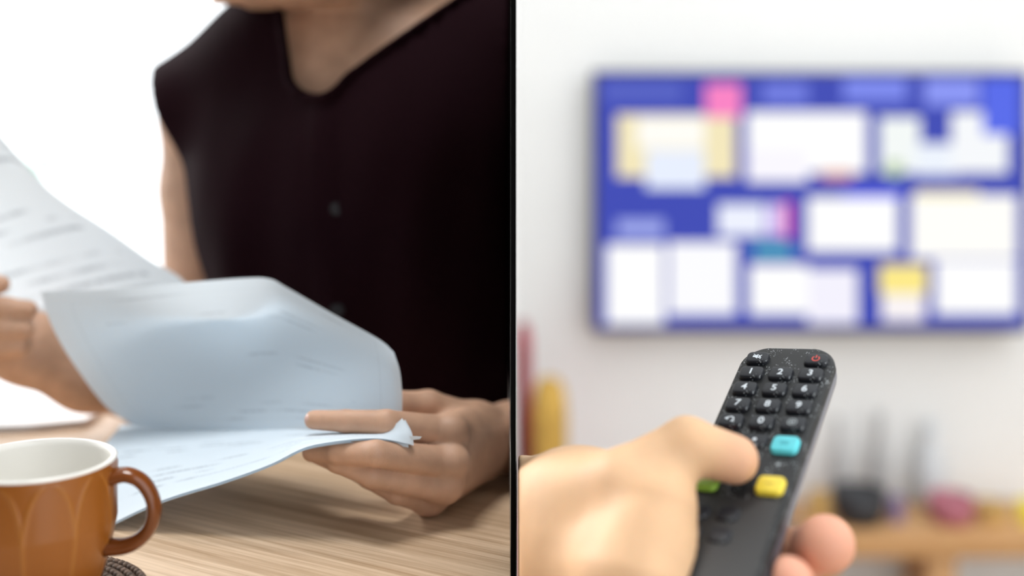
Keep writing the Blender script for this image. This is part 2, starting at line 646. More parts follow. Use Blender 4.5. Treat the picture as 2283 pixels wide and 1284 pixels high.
ob = obj('mug_body', v, f, M_glaze, mug)
ca = ob.data.attributes.new('relief', 'FLOAT', 'POINT')
ca.data.foreach_set('value', reliefs)
rt = mug_r(1.0)
prof = [(rt - 0.0002, MH * 0.972), (rt + 0.0002, MH * 0.988), (rt - 0.0006, MH * 0.998), (rt - 0.0016, MH), (rt - 0.0028, MH * 0.994)]
for k in range(1, 20):
    h = 1 - k / 20
    prof.append((mug_r(h) - 0.0032, MH * (0.06 + 0.934 * h)))
prof += [(0.02, MH * 0.06), (0.0, MH * 0.055)]
v, f = lathe(prof, 96)
obj('inner_glaze', v, f, M_cream, mug)
hp = [(243, 1066), (280, 1058), (315, 1072), (338, 1105), (344, 1140), (334, 1176), (310, 1203), (278, 1217), (238, 1220)]
v, f = tube([rel(J(u, w, 0.650), mug) for u, w in hp], [0.0042, 0.0038, 0.0036, 0.0036, 0.0036, 0.0036, 0.0038, 0.004, 0.0044], 16, 1.7, samples=60)
obj('handle', v, f, M_handle, mug)

# woven coaster under the mug
M_woven = mat('dark_woven_cord', (0.10, 0.065, 0.045), 0.8, var=0.5, vscale=400)
coaster = tag(obj('coaster', [(0, 0, 0)], [], M_woven), 'dark brown woven round coaster under the orange mug', 'coaster')
coaster.location = (mug_c.x, mug_c.y, TABLE)
bm = bmesh.new()
for ring in range(10):
    rr = 0.008 + ring * 0.0052
    nb = max(10, int(2 * math.pi * rr / 0.0042))
    for k in range(nb):
        a = 2 * math.pi * (k + 0.5 * (ring % 2)) / nb
        bmesh.ops.create_icosphere(bm, subdivisions=1, radius=0.0027, matrix=Matrix.Translation((rr * math.cos(a), rr * math.sin(a), 0.0025)) @ Matrix.Rotation(a + 0.5, 4, 'Z') @ Matrix.Diagonal((0.8, 1.1, 0.9, 1)))
bm.to_mesh(coaster.data)
bm.free()
coaster.data.polygons.foreach_set('use_smooth', [True] * len(coaster.data.polygons))

# ------------------------------------------------------------------ papers
M_p1 = paper_mat('printed_sheet', rows=22, ink=0.62, dens=0.46, wide=5.0, skip=0.25, translucent=0.50)
M_p2 = paper_mat('turned_page', rows=20, ink=0.30, dens=0.52, wide=6.0, skip=0.5, box=True, translucent=0.56, seed=3.0, margin=0.14)
M_p3 = paper_mat('lower_pages', rows=16, ink=0.5, dens=0.45, wide=7.0, skip=0.45, translucent=0.25, seed=8.0)
M_pb = paper_mat('plain_page', rows=20, ink=0.1, dens=0.55, translucent=0.30, seed=5.0)

sheet = thing('paper_sheet', 'loose printed sheet held up at left in the blurred hand', 'paper', J(150, 700, 0.95))
v, f, uv = coons(bottom=[(-170, 830, 0.99), (0, 800, 0.975), (200, 765, 0.965), (450, 720, 0.955)],
                 top=[(-560, 300, 1.03), (-400, 240, 1.02), (-180, 100, 1.0), (-110, 165, 0.995)],
                 left=[(-170, 830, 0.99), (-300, 620, 1.0), (-450, 440, 1.02), (-560, 300, 1.03)],
                 right=[(450, 720, 0.955), (415, 632, 0.955), (330, 575, 0.957), (240, 510, 0.96), (165, 462, 0.965), (100, 412, 0.972), (45, 350, 0.98), (0, 297, 0.985), (-110, 165, 0.995)], bulge=0.012)
obj('printed_face', rel(v, sheet), f, M_p1, sheet, uv=uv)

doc = thing('document', 'folded-open bundle of printed pages in the right-hand hand on the table', 'document', J(600, 1000, 0.78))
bot2 = [(300, 950, 0.895), (450, 956, 0.865), (600, 958, 0.83), (700, 957, 0.805), (800, 954, 0.79), (860, 950, 0.782), (895, 940, 0.778)]
v, f, uv = coons(bottom=bot2,
                 top=[(90, 650, 0.87), (250, 645, 0.865), (400, 631, 0.852), (540, 620, 0.842), (600, 621, 0.837), (640, 641, 0.832), (740, 698, 0.815), (845, 756, 0.80), (878, 785, 0.795)],
                 left=[(300, 950, 0.895), (235, 905, 0.892), (160, 805, 0.88), (115, 725, 0.873), (90, 650, 0.87)],
                 right=[(895, 940, 0.778), (897, 890, 0.78), (892, 830, 0.786), (878, 785, 0.795)], nu=70, nv=40, bulge=0.02)
obj('page', rel(v, doc), f, M_p2, doc, uv=uv)
back = 0.006
bo = lambda l, k=back: [(a, bb, d + k) for a, bb, d in l]
v, f, uv = coons(bottom=bo(bot2, 0.003),
                 top=bo([(122, 697, 0.878), (250, 699, 0.873), (400, 707, 0.86), (490, 712, 0.852), (570, 698, 0.846), (638, 664, 0.838), (740, 712, 0.82), (838, 760, 0.806), (872, 792, 0.798)]),
                 left=bo([(300, 950, 0.892), (250, 905, 0.892), (185, 805, 0.883), (145, 740, 0.88), (122, 697, 0.878)]),
                 right=bo([(895, 940, 0.775), (896, 890, 0.78), (890, 830, 0.788), (872, 792, 0.798)]), nu=60, nv=36, bulge=0.022)
obj('page', rel(v, doc), f, M_pb, doc, uv=uv)
near = [(225, 1178, 0.757), (360, 1116, 0.752), (500, 1072, 0.748), (600, 1036, 0.745), (660, 1006, 0.743), (700, 992, 0.742), (780, 980, 0.743), (850, 978, 0.744), (916, 990, 0.746)]
far = [(270, 946, 0.91), (450, 955, 0.87), (600, 957, 0.832), (700, 958, 0.80), (780, 963, 0.775), (840, 964, 0.762), (875, 950, 0.757), (897, 932, 0.755)]
for k, (dz, du) in enumerate(((0.0, 0), (0.0012, 6), (0.0024, -5))):
    v, f, uv = coons(bottom=near, top=far, left=[(225, 1178, 0.757), (190, 1060, 0.82), (270, 946, 0.91)],
                     right=[(916, 990, 0.746), (912, 962, 0.749), (897, 932, 0.755)], nu=60, nv=24)
    v[:, 2] -= dz
    v[:, 0] += du / 3600
    v[:, 1] += abs(du) / 5000
    obj('page', rel(v, doc), f, (M_p3, M_pb, M_pb)[k], doc, uv=uv)
# small torn corner sticking out by the knuckle
v = [J(912, 972, 0.744), J(926, 972, 0.742), J(941, 973, 0.74), (J(936, 979, 0.741)), J(917, 981, 0.744)]
obj('torn_corner', rel(v, doc), [(0, 1, 2, 3, 4)], M_pb, doc, uv=[(0, 0)] * 5)

def flat_stack(name, label, poly, z0, th, m, sheets=6):
    """pile of loose sheets lying on the table: polygon given as image directions on the plane z"""
    pts = []
    for (u, w) in poly:
        d = (CAMZ - z0) * F / (w - HY)
        p = J(u, w, d)
        pts.append((p.x, p.y))
    root = thing(name, label, 'paper', (pts[0][0], pts[0][1], z0))
    n = len(pts)
    for s in range(sheets):
        z = z0 + th * s / sheets
        ox, oy = random.uniform(-1, 1) * 0.002, random.uniform(-1, 1) * 0.002
        vv = [(x + ox, y + oy, z) for x, y in pts] + [(x + ox, y + oy, z + th / sheets * 0.6) for x, y in pts]
        ff = [tuple(range(n))[::-1], tuple(range(n, 2 * n))] + [(i, (i + 1) % n, n + (i + 1) % n, n + i) for i in range(n)]
        obj('page', rel(vv, root), ff, m, root, smooth=False)
    return root
M_plain = mat('plain_paper', (0.84, 0.87, 0.90), 0.8, var=0.01)
flat_stack('paper_stack', 'plain white paper stack lying on the table behind the mug', [(-160, 968), (60, 962), (190, 950), (232, 918), (118, 850), (-160, 846)], TABLE, 0.006, M_plain)

# ------------------------------------------------------------------ person at the table
M_skin = mat('skin', (0.55, 0.335, 0.225), 0.55, var=0.10, vscale=60, bump=0.15, bscale=900, sss=0.15)
M_blouse = mat('burgundy_fabric', (0.0125, 0.0038, 0.0062), 0.85, var=0.15, vscale=900, bump=0.3, bscale=2500, spec=0.04)
M_hair = mat('dark_hair', (0.03, 0.018, 0.012), 0.5, var=0.4, vscale=300)
M_nail = mat('fingernail_pink', (0.60, 0.38, 0.32), 0.3, var=0.03)
M_button = mat('dark_button', (0.008, 0.007, 0.010), 0.6, var=0.05)
person = thing('person', 'person in sleeveless burgundy blouse reading papers at the table', 'person', (J(800, 900, 1.1).x, 1.1, 0))
LIM = PANEL0 - 0.0004

# --- the hand resting on the table with the document (fine grid)
pm = [J(1000, 965, 0.782), J(1003, 1032, 0.772), J(988, 1085, 0.772), J(955, 1112, 0.784)]
wr = J(1062, 985, 0.842)
def near_hand(P):
    wrist_top, wrist_bot = J(1058, 962, 0.838), J(1050, 1012, 0.838)
    palm = cap(P, wrist_top, pm[0], 0.018, 0.0115)
    for q, w0 in ((pm[1], wrist_top), (pm[2], wrist_bot), (pm[3], wrist_bot)):
        palm = smin(palm, cap(P, w0, q, 0.018, 0.0105), 0.008)
    palm = smin(palm, cap(P, J(1030, 985, 0.83), J(960, 990, 0.80), 0.018, 0.014), 0.008)
    fore = chain(P, [(J(1056, 984, 0.842), 0.0215), (J(1139, 975, 0.874), 0.0245), (J(1260, 950, 0.93), 0.029)])
    palm = smin(palm, fore, 0.012)
    fingers = [
        [(pm[0], .0105), (J(862, 943, .762), .0080), (J(772, 939, .765), .0069), (J(700, 936, .771), .0060)],
        [(pm[1], .0102), (J(838, 1011, .741), .0078), (J(752, 1009, .752), .0068), (J(695, 1008, .765), .0060)],
        [(pm[2], .0100), (J(830, 1060, .747), .0072), (J(752, 1030, .757), .0064), (J(700, 1010, .772), .0056)],
        [(pm[3], .0098), (J(884, 1100, .764), .0065), (J(822, 1068, .770), .0057), (J(782, 1048, .778), .0050)],
    ]
    out = None
    for js in fingers:
        d = smin(palm, chain(P, js, 0.002), 0.0045)
        out = d if out is None else smin(out, d, 0.0006)
    # knuckle bumps
    for q in pm:
        out = smin(out, cap(P, q + Vector((0.003, -0.004, 0.002)), q + Vector((0.003, -0.004, 0.002)), 0.0098), 0.004)
    th = chain(P, [(J(1035, 945, .832), .0150), (J(955, 906, .822), .0105), (J(885, 903, .812), .0090), (J(820, 915, .808), .0075)])
    out = smin(out, th, 0.005)
    out = smax(out, P[0] - LIM + 0 * out, 0.0008)
    return np.maximum(out, TABLE + 0.0003 - P[2])
def sdf_mesh(fn, lo, hi, h, it=2):
    P = grid(lo, hi, h)
    val = fn(P)
    v, f = surface(val, lo, h)
    return relax(v, f, it), f
lo, hi = (J(650, 0, .77).x, 0.715, TABLE - 0.004), (0.002, 0.935, TABLE + 0.105)
v_n, f_n = sdf_mesh(near_hand, lo, hi, 0.00115)

# --- the far hand that holds the loose sheet
def far_hand(P):
    wr = J(190, 845, 0.955)
    palm = cap(P, wr, J(60, 775, .935), 0.021, 0.026)
    palm = smin(palm, cap(P, J(60, 775, .935), J(-60, 735, .94), 0.024, 0.022), 0.015)
    palm = smin(palm, cap(P, wr, J(330, 870, 1.02), 0.021, 0.027), 0.02)
    out = palm
    for (y0, y1, dx, dd) in ((655, 632, -62, 0), (700, 688, 0, -0.004), (742, 732, -6, -0.006), (780, 770, -22, -0.004)):
        js = [(J(-70, y0 + 20, .935), .0105), (J(-75, y1, .912 + dd), .009), (J(10 + dx, y1, .905 + dd), .0084), (J(64 + dx, y1 + 2, .908 + dd), .0068)]
        out = smin(out, chain(P, js, 0.003), 0.004)
    return smax(out, TABLE + 0.001 - P[2], 0.001)
lo, hi = (J(-140, 0, .93).x, 0.86, TABLE), (J(360, 0, 1.04).x, 1.07, TABLE + 0.17)
v_f, f_f = sdf_mesh(far_hand, lo, hi, 0.002)

# --- head, neck, chest, upper arm (coarser grid)
head_c = J(672, -235, 0.985)
fdir = Vector((-0.80, -0.42, -0.42)).normalized()        # facing left, a little to the camera, looking down
side = fdir.cross(Vector((0, 0, 1))).normalized()
upv = side.cross(fdir).normalized()
HM = np.array([[fdir[i], side[i], upv[i]] for i in range(3)])
def hp_(a, b, c):
    return head_c + fdir * a + side * b + upv * c
def blouse_core(P):
    d = cap(P, J(415, 246, 1.065), J(640, 130, 1.045), 0.047, 0.052)
    d = smin(d, cap(P, J(640, 130, 1.045), J(900, 100, 1.03), 0.052, 0.058), 0.04)
    d = smin(d, cap(P, J(900, 100, 1.03), J(1230, 95, 0.985), 0.058, 0.060), 0.04)
    d = smin(d, ell(P, J(800, 420, 1.06), (0.135, 0.105, 0.17)), 0.06)
    d = smin(d, ell(P, J(660, 430, 1.00), (0.055, 0.05, 0.06)), 0.06)
    d = smin(d, ell(P, J(930, 430, 0.975), (0.06, 0.05, 0.065)), 0.06)
    d = smin(d, cap(P, J(800, 480, 1.08), J(810, 1150, 1.13), 0.128, 0.12), 0.05)
    d = smin(d, cap(P, J(990, 300, 1.02), J(1010, 1150, 1.10), 0.11, 0.12), 0.06)
    return d
def neck_arm(P):
    d = ell(P, head_c, (0.092, 0.073, 0.105), HM)
    d = smin(d, cap(P, J(551, 3, .955), J(600, -22, .965), 0.0175, 0.023), 0.015)                       # chin
    d = smin(d, cap(P, J(600, -15, .955), J(770, -95, .955), 0.019, 0.024), 0.02)                        # jaw, near side
    d = smin(d, cap(P, J(590, -15, .985), J(720, -110, 1.06), 0.018, 0.022), 0.02)
    d = smin(d, cap(P, hp_(0.092, 0, 0.015), hp_(0.108, 0, -0.022), 0.006, 0.0105), 0.012)               # nose
    d = smin(d, ell(P, hp_(0.092, 0, -0.050), (0.010, 0.022, 0.007), HM), 0.006)                         # lips
    for s in (-1, 1):
        d = smin(d, ell(P, hp_(0.080, s * 0.030, 0.012), (0.012, 0.015, 0.009), HM), 0.006)              # eyelids
        d = smin(d, ell(P, hp_(-0.008, s * 0.073, -0.005), (0.018, 0.007, 0.030), HM), 0.004)            # ears
    d = smin(d, cap(P, J(815, -140, 1.03), J(775, 100, 1.035), 0.050, 0.054), 0.03)                      # neck
    ch = cap(P, J(640, 215, 1.03), J(960, 180, 1.0), 0.055, 0.06)                          # collarbones
    ch = smin(ch, cap(P, J(770, 130, 1.03), J(790, 400, 1.04), 0.06, 0.085), 0.05)
    d = smin(d, ch, 0.03)
    core = blouse_core(P) + 0.004
    d = np.where(P[2] < J(0, 25, 1.0).z, np.maximum(d, core), d)
    d = smin(d, cap(P, J(830, -90, 1.06), J(1010, 70, 1.05), 0.045, 0.045), 0.03)
    # the front tendon and hollow of the throat
    d = smin(d, cap(P, J(735, -40, .995), J(742, 165, .977), 0.010, 0.008), 0.018)
    head = d
    arm = chain(P, [(J(470, 235, 1.075), .041), (J(452, 420, 1.095), .0365), (J(452, 700, 1.105), .034), (J(440, 880, 1.09), .033), (J(320, 868, 1.015), .0275)], 0.01)
    arm = smin(arm, cap(P, J(470, 235, 1.075), J(650, 230, 1.05), .041, .05), 0.02)
    d = smin(d, arm, 0.03)
    d = smax(d, P[0] - LIM + 0 * d, 0.001)
    return d
lo, hi = (J(330, 0, 1.1).x - 0.04, 0.86, TABLE + 0.001), (0.004, 1.22, CAMZ + 0.33)
v_b, f_b = sdf_mesh(neck_arm, lo, hi, 0.004)
allv = np.concatenate([v_n, v_f, v_b])
allf = np.concatenate([f_n, f_f + len(v_n), f_b + len(v_n) + len(v_f)])
body = obj('body', rel(allv, person), allf, M_skin, person)

# --- blouse
def blouse_fn(P):
    d = blouse_core(P)
    X, Y, Z = P
    px = X / 1.0 * F + CX               # about image columns at 1 m, used only to place the folds along the body
    z = (CAMZ - Z) * F + HY
    # long soft folds falling from shoulder and bust
    fold = np.sin((px - 430 + (z - 250) * 0.16) / 21.0) * 0.5 + np.sin((px - 430 - (z - 250) * 0.22) / 34.0 + 1.0)
    amp = np.clip((z - 150) / 350, 0, 1) * 0.0022
    d = d - fold * amp
    # front placket
    pl = np.clip(1 - np.abs(px - 748 - (z - 205) * 0.012) / 30.0, 0, 1)
    d = d - np.clip(pl * 4, 0, 1) * 0.0018 * (Y < 1.05) * (z > 190)
    # armhole: the cloth ends along a slanting line beside the arm
    a, b = J(350, 200, 1.05), J(448, 520, 1.05)
    n = np.array([b.z - a.z, -(b.x - a.x)])
    n = n / np.linalg.norm(n)
    side_ = (X - a.x) * n[0] + (Z - a.z) * n[1]
    d = smax(d, side_ + 0 * d + 0.010 * np.clip((z - 250) / 130, 0, 1) * np.clip((560 - z) / 200, 0, 1), 0.003)
    # neckline
    hole3 = None
    for (A, B, ra, rb) in ((J(735, 150, 1.0), J(885, -150, 1.0), 0.0195, 0.083), (J(722, 152, 1.0), J(705, -80, 1.0), 0.0190, 0.032)):
        ax, az, bx, bz = A.x, A.z, B.x, B.z
        dx, dz = bx - ax, bz - az
        t = np.clip(((X - ax) * dx + (Z - az) * dz) / (dx * dx + dz * dz), 0, 1)
        hole = np.sqrt((X - ax - t * dx) ** 2 + (Z - az - t * dz) ** 2) - (ra + t * (rb - ra))
        hole3 = hole + 0 * d if hole3 is None else smin(hole3, hole + 0 * d, 0.008)
    hole3 = np.maximum(hole3, Y - 1.07)
    cut = smax(d, -hole3, 0.003)
    band = np.maximum(np.maximum(np.abs(hole3 - 0.003) - 0.0022, d - 0.006), -d - 0.03)
    cut = np.minimum(cut, band)
    return smax(cut, X - LIM + 0 * d, 0.0008)
lo, hi = (J(330, 0, 1.05).x, 0.84, 0.50), (0.004, 1.32, CAMZ + 0.15)
v, f = sdf_mesh(blouse_fn, lo, hi, 0.0035)
blouse = obj('blouse', rel(v, person), f, M_blouse, person)
# buttons of the placket, set on the cloth
def find_depth(u, w, fn, a=0.8, b=1.2):
    ds = np.linspace(a, b, 400)
    for d in ds:
        p = J(u, w, d)
        val = fn((np.full((1, 1, 1), p.x), np.full((1, 1, 1), p.y), np.full((1, 1, 1), p.z)))
        if float(val.ravel()[0]) < 0:
            return d
    return b
for (u, w) in ((750, 465), (752, 690)):
    d = find_depth(u, w, blouse_fn)
    bm = bmesh.new()
    bmesh.ops.create_cone(bm, cap_ends=True, segments=20, radius1=0.0055, radius2=0.0048, depth=0.0022, matrix=Matrix.Rotation(math.pi / 2, 4, 'X'))
    me = bpy.data.meshes.new('button')
    bm.to_mesh(me)
    bm.free()
    me.materials.append(M_button)
    o = link(bpy.data.objects.new('button', me), blouse)
    o.location = rel(J(u, w, d - 0.0005), person)
# hair: cap of the head with a low knot
def hair_fn(P):
    d = ell(P, head_c - fdir * 0.012 + upv * 0.012, (0.094, 0.082, 0.108), HM)
    cutp = (P[0] - head_c.x) * fdir.x + (P[1] - head_c.y) * fdir.y + (P[2] - head_c.z) * fdir.z - ((P[2] - head_c.z) * upv.z + (P[0] - head_c.x) * upv.x + (P[1] - head_c.y) * upv.y) * 0.7
    d = smax(d, cutp - 0.012 + 0 * d, 0.01)
    return smin(d, ell(P, head_c - fdir * 0.115, (0.035, 0.04, 0.035), HM), 0.01)
lo = [head_c[i] - 0.17 for i in range(3)]
hi = [head_c[i] + 0.17 for i in range(3)]
v, f = sdf_mesh(hair_fn, lo, hi, 0.005)
obj('hair', rel(v, person), f, M_hair, person)
# index fingernail
def nail(name, c, ax, nrm, l, w, m, parent):
    ax = ax.normalized()
    nrm = (nrm - ax * nrm.dot(ax)).normalized()
    sd = ax.cross(nrm)
    vv, ff = [], []
    for i in range(9):
        for j in range(7):
            s, t = i / 8 * 2 - 1, j / 6 * 2 - 1
            x = s * l * (1 - 0.25 * t * t * max(s, 0))
            y = t * w
            vv.append(c + ax * x + sd * y + nrm * (-0.55 * w * t * t - 0.25 * w * max(0, s) ** 3))
    for i in range(8):
        for j in range(6):
            a = i * 7 + j
            ff.append((a, a + 1, a + 8, a + 7))
    return obj(name, rel(vv, parent), ff, m, parent)
tip, dip = J(700, 936, .771), J(772, 939, .765)
nail('fingernail', tip + Vector((0, -0.0058, 0.0020)) + (tip - dip).normalized() * 0.0005, tip - dip, Vector((0, -1, 0.30)), 0.0052, 0.0042, M_nail, person)

# ------------------------------------------------------------------ remote control
RM = Matrix(((0.859, 0.419, -0.293), (-0.505, 0.788, -0.352), (0.084, 0.451, 0.889)))
RQ = RM.to_quaternion()
RM = RQ.to_matrix()
K = 1.08
RT = Vector((0.1371 * K, 0.6306 * K, CAMZ - 0.1422 * K))
def L2W(x, y, z):
    return RM @ (Vector((x, y, z)) * K) + RT
M_rb = remote_plastic('black_plastic', (0.013, 0.0135, 0.014), 0.45, 0.17)
M_rk = remote_plastic('black_rubber', (0.012, 0.0135, 0.018), 0.38, 0.10)
M_side = mat('plastic_side_sheen', (0.16, 0.16, 0.19), 0.3, var=0.05)  # lighter grey-lilac: sheen of the lit edge put into the colour
M_low = mat('smooth_black_plastic', (0.020, 0.021, 0.022), 0.5, var=0.03)
M_ink = mat('white_print', (0.75, 0.80, 0.84), 0.6, var=0.02)
M_red = mat('red_print', (0.75, 0.09, 0.07), 0.6, var=0.02)
M_grey = mat('grey_print', (0.30, 0.33, 0.34), 0.6, var=0.02)
remote = thing('remote_control', 'black television remote control held up in the near hand', 'remote', RT, rot=RQ)
remote.scale = (K, K, K)
BL, BW, BT = 0.190, 0.025, 0.016
TOP = 0.0240
def outline(inset=0.0, nseg=14):
    w = BW - inset
    pts = []
    cr = 0.0125 - inset * 0.5
    # bottom corners
    y0 = TOP - BL + inset
    y1 = TOP - inset
    for (cx, cy, a0) in ((w - cr, y1 - cr - 0.002, 0), (-w + cr, y1 - cr - 0.002, 90), (-w + cr, y0 + cr, 180), (w - cr, y0 + cr, 270)):
        for k in range(nseg + 1):
            a = math.radians(a0 + 90 * k / nseg)
            pts.append([cx + cr * math.cos(a), cy + cr * math.sin(a)])
    # slightly arched top end
    for p in pts:
        if p[1] > y1 - cr - 0.002:
            p[1] += 0.0022 * (1 - (p[0] / w) ** 2) * min(1, (p[1] - (y1 - cr - 0.002)) / cr)
    return pts
def loft(rings):
    vv, ff = [], []
    n = len(rings[0])
    for r in rings:
        vv += r
    for i in range(len(rings) - 1):
        for k in range(n):
            ff.append((i * n + k, (i + 1) * n + k, (i + 1) * n + (k + 1) % n, i * n + (k + 1) % n))
    ff.append(tuple(range(n)))
    ff.append(tuple((len(rings) - 1) * n + k for k in range(n))[::-1])
    return vv, ff
rings = []
for (ins, z) in ((0.0016, 0.0), (0.0007, -0.0003), (0.0001, -0.0011), (0.0, -0.0022), (0.0, -0.0050)):
    rings.append([(x, y, z) for x, y in outline(ins)])
v, f = loft(rings)
o = obj('top_shell', v, f, M_rb, remote)
rings = []
for (ins, z) in ((0.0004, -0.0050), (0.0003, -0.0085), (0.0012, -0.0120), (0.0045, -0.0150), (0.009, -0.0160)):
    rings.append([(x, y, z) for x, y in outline(ins)])
v, f = loft(rings)
obj('lower_shell', v, f, M_side, remote)
for o in list(remote.children):
    md = o.modifiers.new('edge', 'EDGE_SPLIT')
    md.split_angle = math.radians(50)
# smooth lower cover
vv, ff = loft([[(x * 0.965, y, z) for x, y in [(-0.0235, -0.162), (0.0235, -0.162), (0.0235, -0.088), (-0.0235, -0.088)]] for z in (0.0001, 0.0004)][::-1])
obj('battery_cover', vv, ff, M_low, remote, smooth=False)

def key_mesh(w, l, h, cr=0.0028, dome=0.0):
    def rr(ins, z):
        p = []
        c = max(cr - ins, 0.0006)
        for (sx, sy, a0) in ((1, 1, 0), (-1, 1, 90), (-1, -1, 180), (1, -1, 270)):
            for k in range(7):
                a = math.radians(a0 + 15 * k)
                p.append((sx * (w / 2 - ins - c) + c * math.cos(a), sy * (l / 2 - ins - c) + c * math.sin(a), z))
        return p
    vv, ff = loft([rr(0.0011, h), rr(0.0006, h - 0.00012), rr(0.0002, h - 0.0005), rr(0.0, h - 0.0011), rr(-0.0002, 0.0)])
    return vv, ff
def add_key(name, x, y, w, l, h, m, cr=0.0028):
    vv, ff = key_mesh(w, l, h, cr)
    o = obj(name, vv, ff, m, remote)
    o.location = (x, y, 0.0)
    md = o.modifiers.new('edge', 'EDGE_SPLIT')
    md.split_angle = math.radians(75)
    return o
def text_mesh(body, size):
    cu = bpy.data.curves.new('txt', 'FONT')
    cu.body = body
    cu.size = size
    cu.align_x = 'CENTER'
    cu.align_y = 'CENTER'
    cu.extrude = 0.00004
    cu.offset = 0.00006
    t = bpy.data.objects.new('txt', cu)
    C.objects.link(t)
    dg = bpy.context.evaluated_depsgraph_get()
    dg.update()
    me = bpy.data.meshes.new_from_object(t.evaluated_get(dg))
    bpy.data.objects.remove(t)
    return me
def add_text(key, body, size, h, m, name='digit'):
    me = text_mesh(body, size)
    me.materials.clear()
    me.materials.append(m)
    o = link(bpy.data.objects.new(name, me), key)
    o.location = (0, 0, h + 0.00005)
    return o
def ring_mesh(r0, r1, a0=0, a1=360, n=36, z=0.0):
    vv, ff = [], []
    for k in range(n + 1):
        a = math.radians(a0 + (a1 - a0) * k / n)
        vv += [(r0 * math.cos(a), r0 * math.sin(a), z), (r1 * math.cos(a), r1 * math.sin(a), z)]
    for k in range(n):
        ff.append((2 * k, 2 * k + 1, 2 * k + 3, 2 * k + 2))
    return vv, ff
def add_polys(key, name, polys, m, h):
    vv, ff = [], []
    for p in polys:
        s = len(vv)
        if isinstance(p, tuple):
            vv += p[0]
            ff += [tuple(i + s for i in q) for q in p[1]]
        else:
            vv += [(x, y, 0) for x, y in p]
            ff.append(tuple(range(s, s + len(p))))
    o = obj(name, vv, ff, m, key, smooth=False)
    o.location = (0, 0, h + 0.00008)
    return o
KW, KL, KH = 0.0124, 0.0092, 0.0024
PIT, ROW = 0.0156, 0.0125
digits = [['1', '2', '3'], ['4', '5', '6'], ['7', '8', '9'], ['return', '0', 'source']]
for r in range(4):
    for c in range(3):
        k = add_key('button', (c - 1) * PIT, -r * ROW, KW, KL, KH, M_rk)
        dgt = digits[r][c]
        if len(dgt) == 1:
            add_text(k, dgt, 0.0062, KH, M_ink)
        elif dgt == 'return':
            add_polys(k, 'symbol', [ring_mesh(0.0013, 0.0019, -60, 200), [(-0.0032, 0.0003), (-0.0014, 0.0017), (-0.0014, -0.0008)], [(0.0004, -0.0018), (0.0024, -0.0018), (0.0024, -0.0012), (0.0004, -0.0012)]], M_ink, KH)
        else:
            add_polys(k, 'symbol', [ring_mesh(0.0018, 0.0024), ring_mesh(0.0003, 0.0011)], M_grey, KH)
k = add_key('button', -PIT, 0.0122, 0.0118, 0.0088, KH, M_rk)
def bar(x0, y0, x1, y1, w):
    d = Vector((x1 - x0, y1 - y0)).normalized()
    n = Vector((-d.y, d.x)) * w / 2
    return [(x0 + n.x, y0 + n.y), (x0 - n.x, y0 - n.y), (x1 - n.x, y1 - n.y), (x1 + n.x, y1 + n.y)]
add_polys(k, 'symbol', [[(-0.0022, -0.0007), (-0.0010, -0.0007), (0.0004, -0.0018), (0.0004, 0.0018), (-0.0010, 0.0007), (-0.0022, 0.0007)],
                        bar(0.0006, -0.0012, 0.0024, 0.0012, 0.0005), bar(0.0006, 0.0012, 0.0024, -0.0012, 0.0005), bar(-0.0022, 0.0019, 0.0024, -0.0019, 0.0004)], M_ink, KH)
k = add_key('button', PIT + 0.0002, 0.0116, 0.0120, 0.0088, KH, M_rk)
k['label'] = 'power button with red symbol'
add_polys(k, 'symbol', [ring_mesh(0.0015, 0.0021, 125, 415), bar(0, 0.0004, 0, 0.0027, 0.0006)], M_red, KH)
M_cy = mat('cyan_rubber', (0.10, 0.58, 0.64), 0.5, var=0.05, vscale=300)
M_ye = mat('yellow_rubber', (0.80, 0.62, 0.05), 0.5, var=0.05, vscale=300)
M_re = mat('red_rubber', (0.85, 0.20, 0.17), 0.5, var=0.05, vscale=300)
M_gr = mat('green_rubber', (0.30, 0.50, 0.06), 0.5, var=0.05, vscale=300)
M_cyd = mat('cyan_print', (0.04, 0.30, 0.36), 0.6, var=0.02)
M_yed = mat('ochre_print', (0.45, 0.30, 0.03), 0.6, var=0.02)
for (x, y, m, m2, lab) in ((PIT, -0.0525, M_cy, M_cyd, 'cyan button'), (PIT, -0.0798, M_ye, M_yed, 'yellow button'), (-PIT, -0.0525, M_re, M_red, 'red button'), (-PIT, -0.0798, M_gr, M_gr, 'green button')):
    k = add_key('button', x, y, 0.0128, 0.0108, 0.0026, m)
    k['label'] = lab
    add_polys(k, 'symbol', [bar(-0.0022, 0.0007, 0.0022, 0.0007, 0.0006), bar(-0.0022, -0.0007, 0.0022, -0.0007, 0.0006)] if y > -0.06 else [bar(-0.002, 0.0, 0.002, 0.0, 0.0008)], m2, 0.0026)
k = add_key('button', 0, -0.0500, 0.0122, 0.0088, 0.0014, M_rk)
add_polys(k, 'symbol', [ring_mesh(0.0, 0.0010)], M_ink, 0.0014)
vv, ff = lathe([(0.0, 0.0016), (0.0045, 0.0018), (0.0058, 0.0014), (0.0062, 0.0)], 40)
o = obj('direction_pad', vv, ff, M_rk, remote)
o.location = (0.0, -0.0660, 0)
o = add_polys(remote, 'symbol', [ring_mesh(0.0, 0.0011)], M_grey, 0.0)
o.location = (PIT - 0.0005, -0.0645, 0.0001)
for (x, y) in ((-0.013, -0.099), (0.001, -0.099), (-0.013, -0.112), (0.001, -0.112)):
    k = add_key('button', x, y, 0.0105, 0.0085, 0.0018, M_rk)

